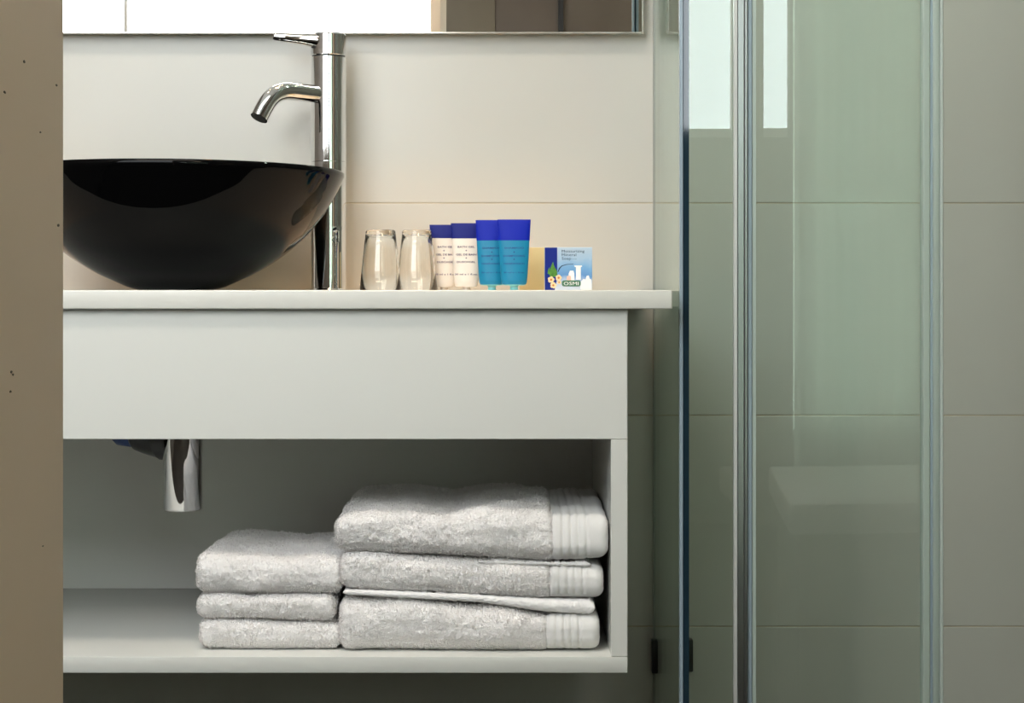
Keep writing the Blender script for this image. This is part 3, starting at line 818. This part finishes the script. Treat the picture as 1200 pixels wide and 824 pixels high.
# ------------------------------------------------------------------ shower enclosure
YS = 2.04; ks = YS / F
X_ = lambda p: (p - 600) * ks
SHT, SHB = 2.0, 0.09
se = thing('shower_enclosure', (X_(950), YS + .2, 0), 'glass shower enclosure with slim metal profiles right of the vanity', 'shower')
box('shower_tray', X_(796), XR - .002, YS - .05, YW - .002, 0.0, SHB - .004, M['tray'], se, bev=.01)
XP = 0.2085
o = box('side_pane', XP - .003, XP + .003, YS + .008, YW - .006, SHB, SHT, M['pane'], se)
box('wall_seal', XP - .0045, XP + .0045, YW - .006, YW - .0003, SHB, SHT, M['greyseal'], se)
# corner post of dark glassy edge with a slim bright lip
box('corner_lip', X_(796.0), X_(800.2), YS - .004, YS + .006, SHB, SHT, M['seal'], se, bev=.0006, seg=1)
box('corner_post', X_(800.4), X_(807.0), YS - .005, YS + .008, SHB, SHT, M['sealdark'], se)
box('fixed_pane', X_(807.2), X_(859), YS - .003, YS + .003, SHB, SHT, M['pane'], se)
# middle profile: bright lip, satin face, pale line, blue seal
box('profile_lip', X_(858.6), X_(862.4), YS - .012, YS - .0032, SHB, SHT, M['aluwhite'], se)
box('profile', X_(862.5), X_(871), YS - .011, YS + .012, SHB, SHT, M['alu'], se, bev=.001, seg=1)
box('profile_lip', X_(871), X_(874.5), YS - .012, YS + .004, SHB, SHT, M['alu'], se, bev=.0008, seg=1)
box('blue_seal', X_(874.6), X_(880.5), YS - .008, YS + .006, SHB, SHT, M['seal'], se, bev=.001, seg=1)
box('pale_seal', X_(880.6), X_(885), YS - .006, YS + .004, SHB, SHT, M['sealpale'], se)
# bowed sliding pane
def bowed(nm, p0, p1, bow, th, y, m):
    n = 40; V = []; x0, x1 = X_(p0), X_(p1)
    for side in (0, 1):
        for k in range(n + 1):
            f = k / n; x = x0 + (x1 - x0) * f
            yy = y - bow * 4 * f * (1 - f) + (th if side else 0)
            V += [(x, yy, SHB), (x, yy, SHT)]
    Fs = []; m2 = 2 * (n + 1)
    for k in range(n):
        a = 2*k
        Fs += [[a, a+2, a+3, a+1], [m2+a, m2+a+1, m2+a+3, m2+a+2], [a, m2+a, m2+a+2, a+2], [a+1, a+3, m2+a+3, m2+a+1]]
    Fs += [[0, 1, m2+1, m2], [2*n, m2+2*n, m2+2*n+1, 2*n+1]]
    o = raw(nm, V, Fs, m, se, smooth=True)
    try: o.data.set_sharp_from_angle(angle=R(40))
    except Exception: pass
    return o
bowed('sliding_pane', 884.6, 1084, 0.002, 0.006, YS, M['pane'])
box('pale_seal', X_(1080), X_(1088.5), YS - .0075, YS + .0085, SHB, SHT, M['sealpale'], se, bev=.001, seg=1)
box('blue_seal', X_(1088.6), X_(1091.5), YS - .006, YS + .007, SHB, SHT, M['seal'], se)
box('profile', X_(1091.6), X_(1099.5), YS - .008, YS + .012, SHB, SHT, M['sealpale'], se, bev=.0015)
box('profile_lip', X_(1099.6), X_(1103.2), YS - .010, YS + .010, SHB, SHT, M['lipgreen'], se, bev=.0008, seg=1)
box('top_rail', X_(796), XR - .002, YS - .014, YS + .014, SHT, SHT + .035, M['alu'], se, bev=.002)
# small dark wall clips
for p0, p1, q0, q1 in ((764, 776, 751, 790), (803, 812.5, 750, 788)):
    k2 = 2.452 / F
    box('wall_clip', (p0 - 600)*k2, (p1 - 600)*k2, 2.452, YW - .0002, ZE + (345 - q1)*k2, ZE + (345 - q0)*k2, M['plastic'], se, bev=.002)

# ------------------------------------------------------------------ ceiling downlights
for x, y, which, watt, tint in ((-0.74, 2.29, 'above the left end of the vanity', SPOT_W, (1.0, 0.52, 0.22)), (-0.17, 2.29, 'above the middle of the vanity', SPOT_W, (1.0, 0.52, 0.22)),
                          (-0.03, 2.29, 'above the right end of the vanity', SPOT_W, (1.0, 0.52, 0.22)), (0.74, 2.25, 'inside the shower, added to brighten the right wall', SHOWER_FILL_W, (0.82, 1.0, 0.86))):  # the shower one is an added fill, greenish, for the right-hand tiles
    d = thing('downlight', (x, y, HC), 'small round halogen downlight in the ceiling ' + which, 'ceiling light', 'halogen downlights')
    lathe('trim_ring', [(0.027, 0), (0.040, 0), (0.041, -0.002), (0.038, -0.005), (0.030, -0.006), (0.027, -0.003)], (x, y, HC - .0002), M['chrome'], d, seg=40, close=True)
    lathe('bulb', [(0, -0.0015), (0.025, -0.0015), (0.025, -0.0005), (0, -0.0005)], (x, y, HC - .0002), M['lampglow'], d, seg=32)
    l = lamp('downlight_lamp', 'SPOT', (0, 0, -0.012), watt, tint, spot_size=R(110 if x > .5 else 30), spot_blend=0.6 if x > .5 else 1.0, shadow_soft_size=0.03)
    l.parent = d
cl = thing('ceiling_light', (-0.40, 1.33, HC), 'oblong white ceiling light panel in front of the vanity', 'ceiling light')
box('diffuser', -0.85, 0.05, 1.18, 1.48, HC - 0.022, HC - 0.012, M['panelglow'], cl)
bm = bmesh.new()
for a in ((-0.87, -0.85, 1.16, 1.50), (0.05, 0.07, 1.16, 1.50), (-0.85, 0.05, 1.16, 1.18), (-0.85, 0.05, 1.48, 1.50)):
    bm_box(bm, a[0], a[1], a[2], a[3], HC - 0.024, HC - 0.0005)
from_bm('frame', bm, M['whiteframe'], cl)
bl = thing('jamb_fill_lamp', (0.55, 0.08, HC), 'unseen warm globe lamp added in the bedroom to light the door jamb', 'ceiling light')  # added out of view so the door jamb gets warm light
tube('cord', [(0.55, 0.08, HC - .0005), (0.55, 0.08, HC - .14)], .004, M['plastic'], bl, seg=12)
lathe('globe', [(0, -.09)] + [(.09*math.sin(math.pi*k/20), -.09*math.cos(math.pi*k/20)) for k in range(1, 20)] + [(0, .09)], (0.55, 0.08, HC - .23), mat('jamb_fill_glow', (.9, .9, .9), emit=(1.0, .82, .6), estr=JAMB_FILL), bl, seg=32)
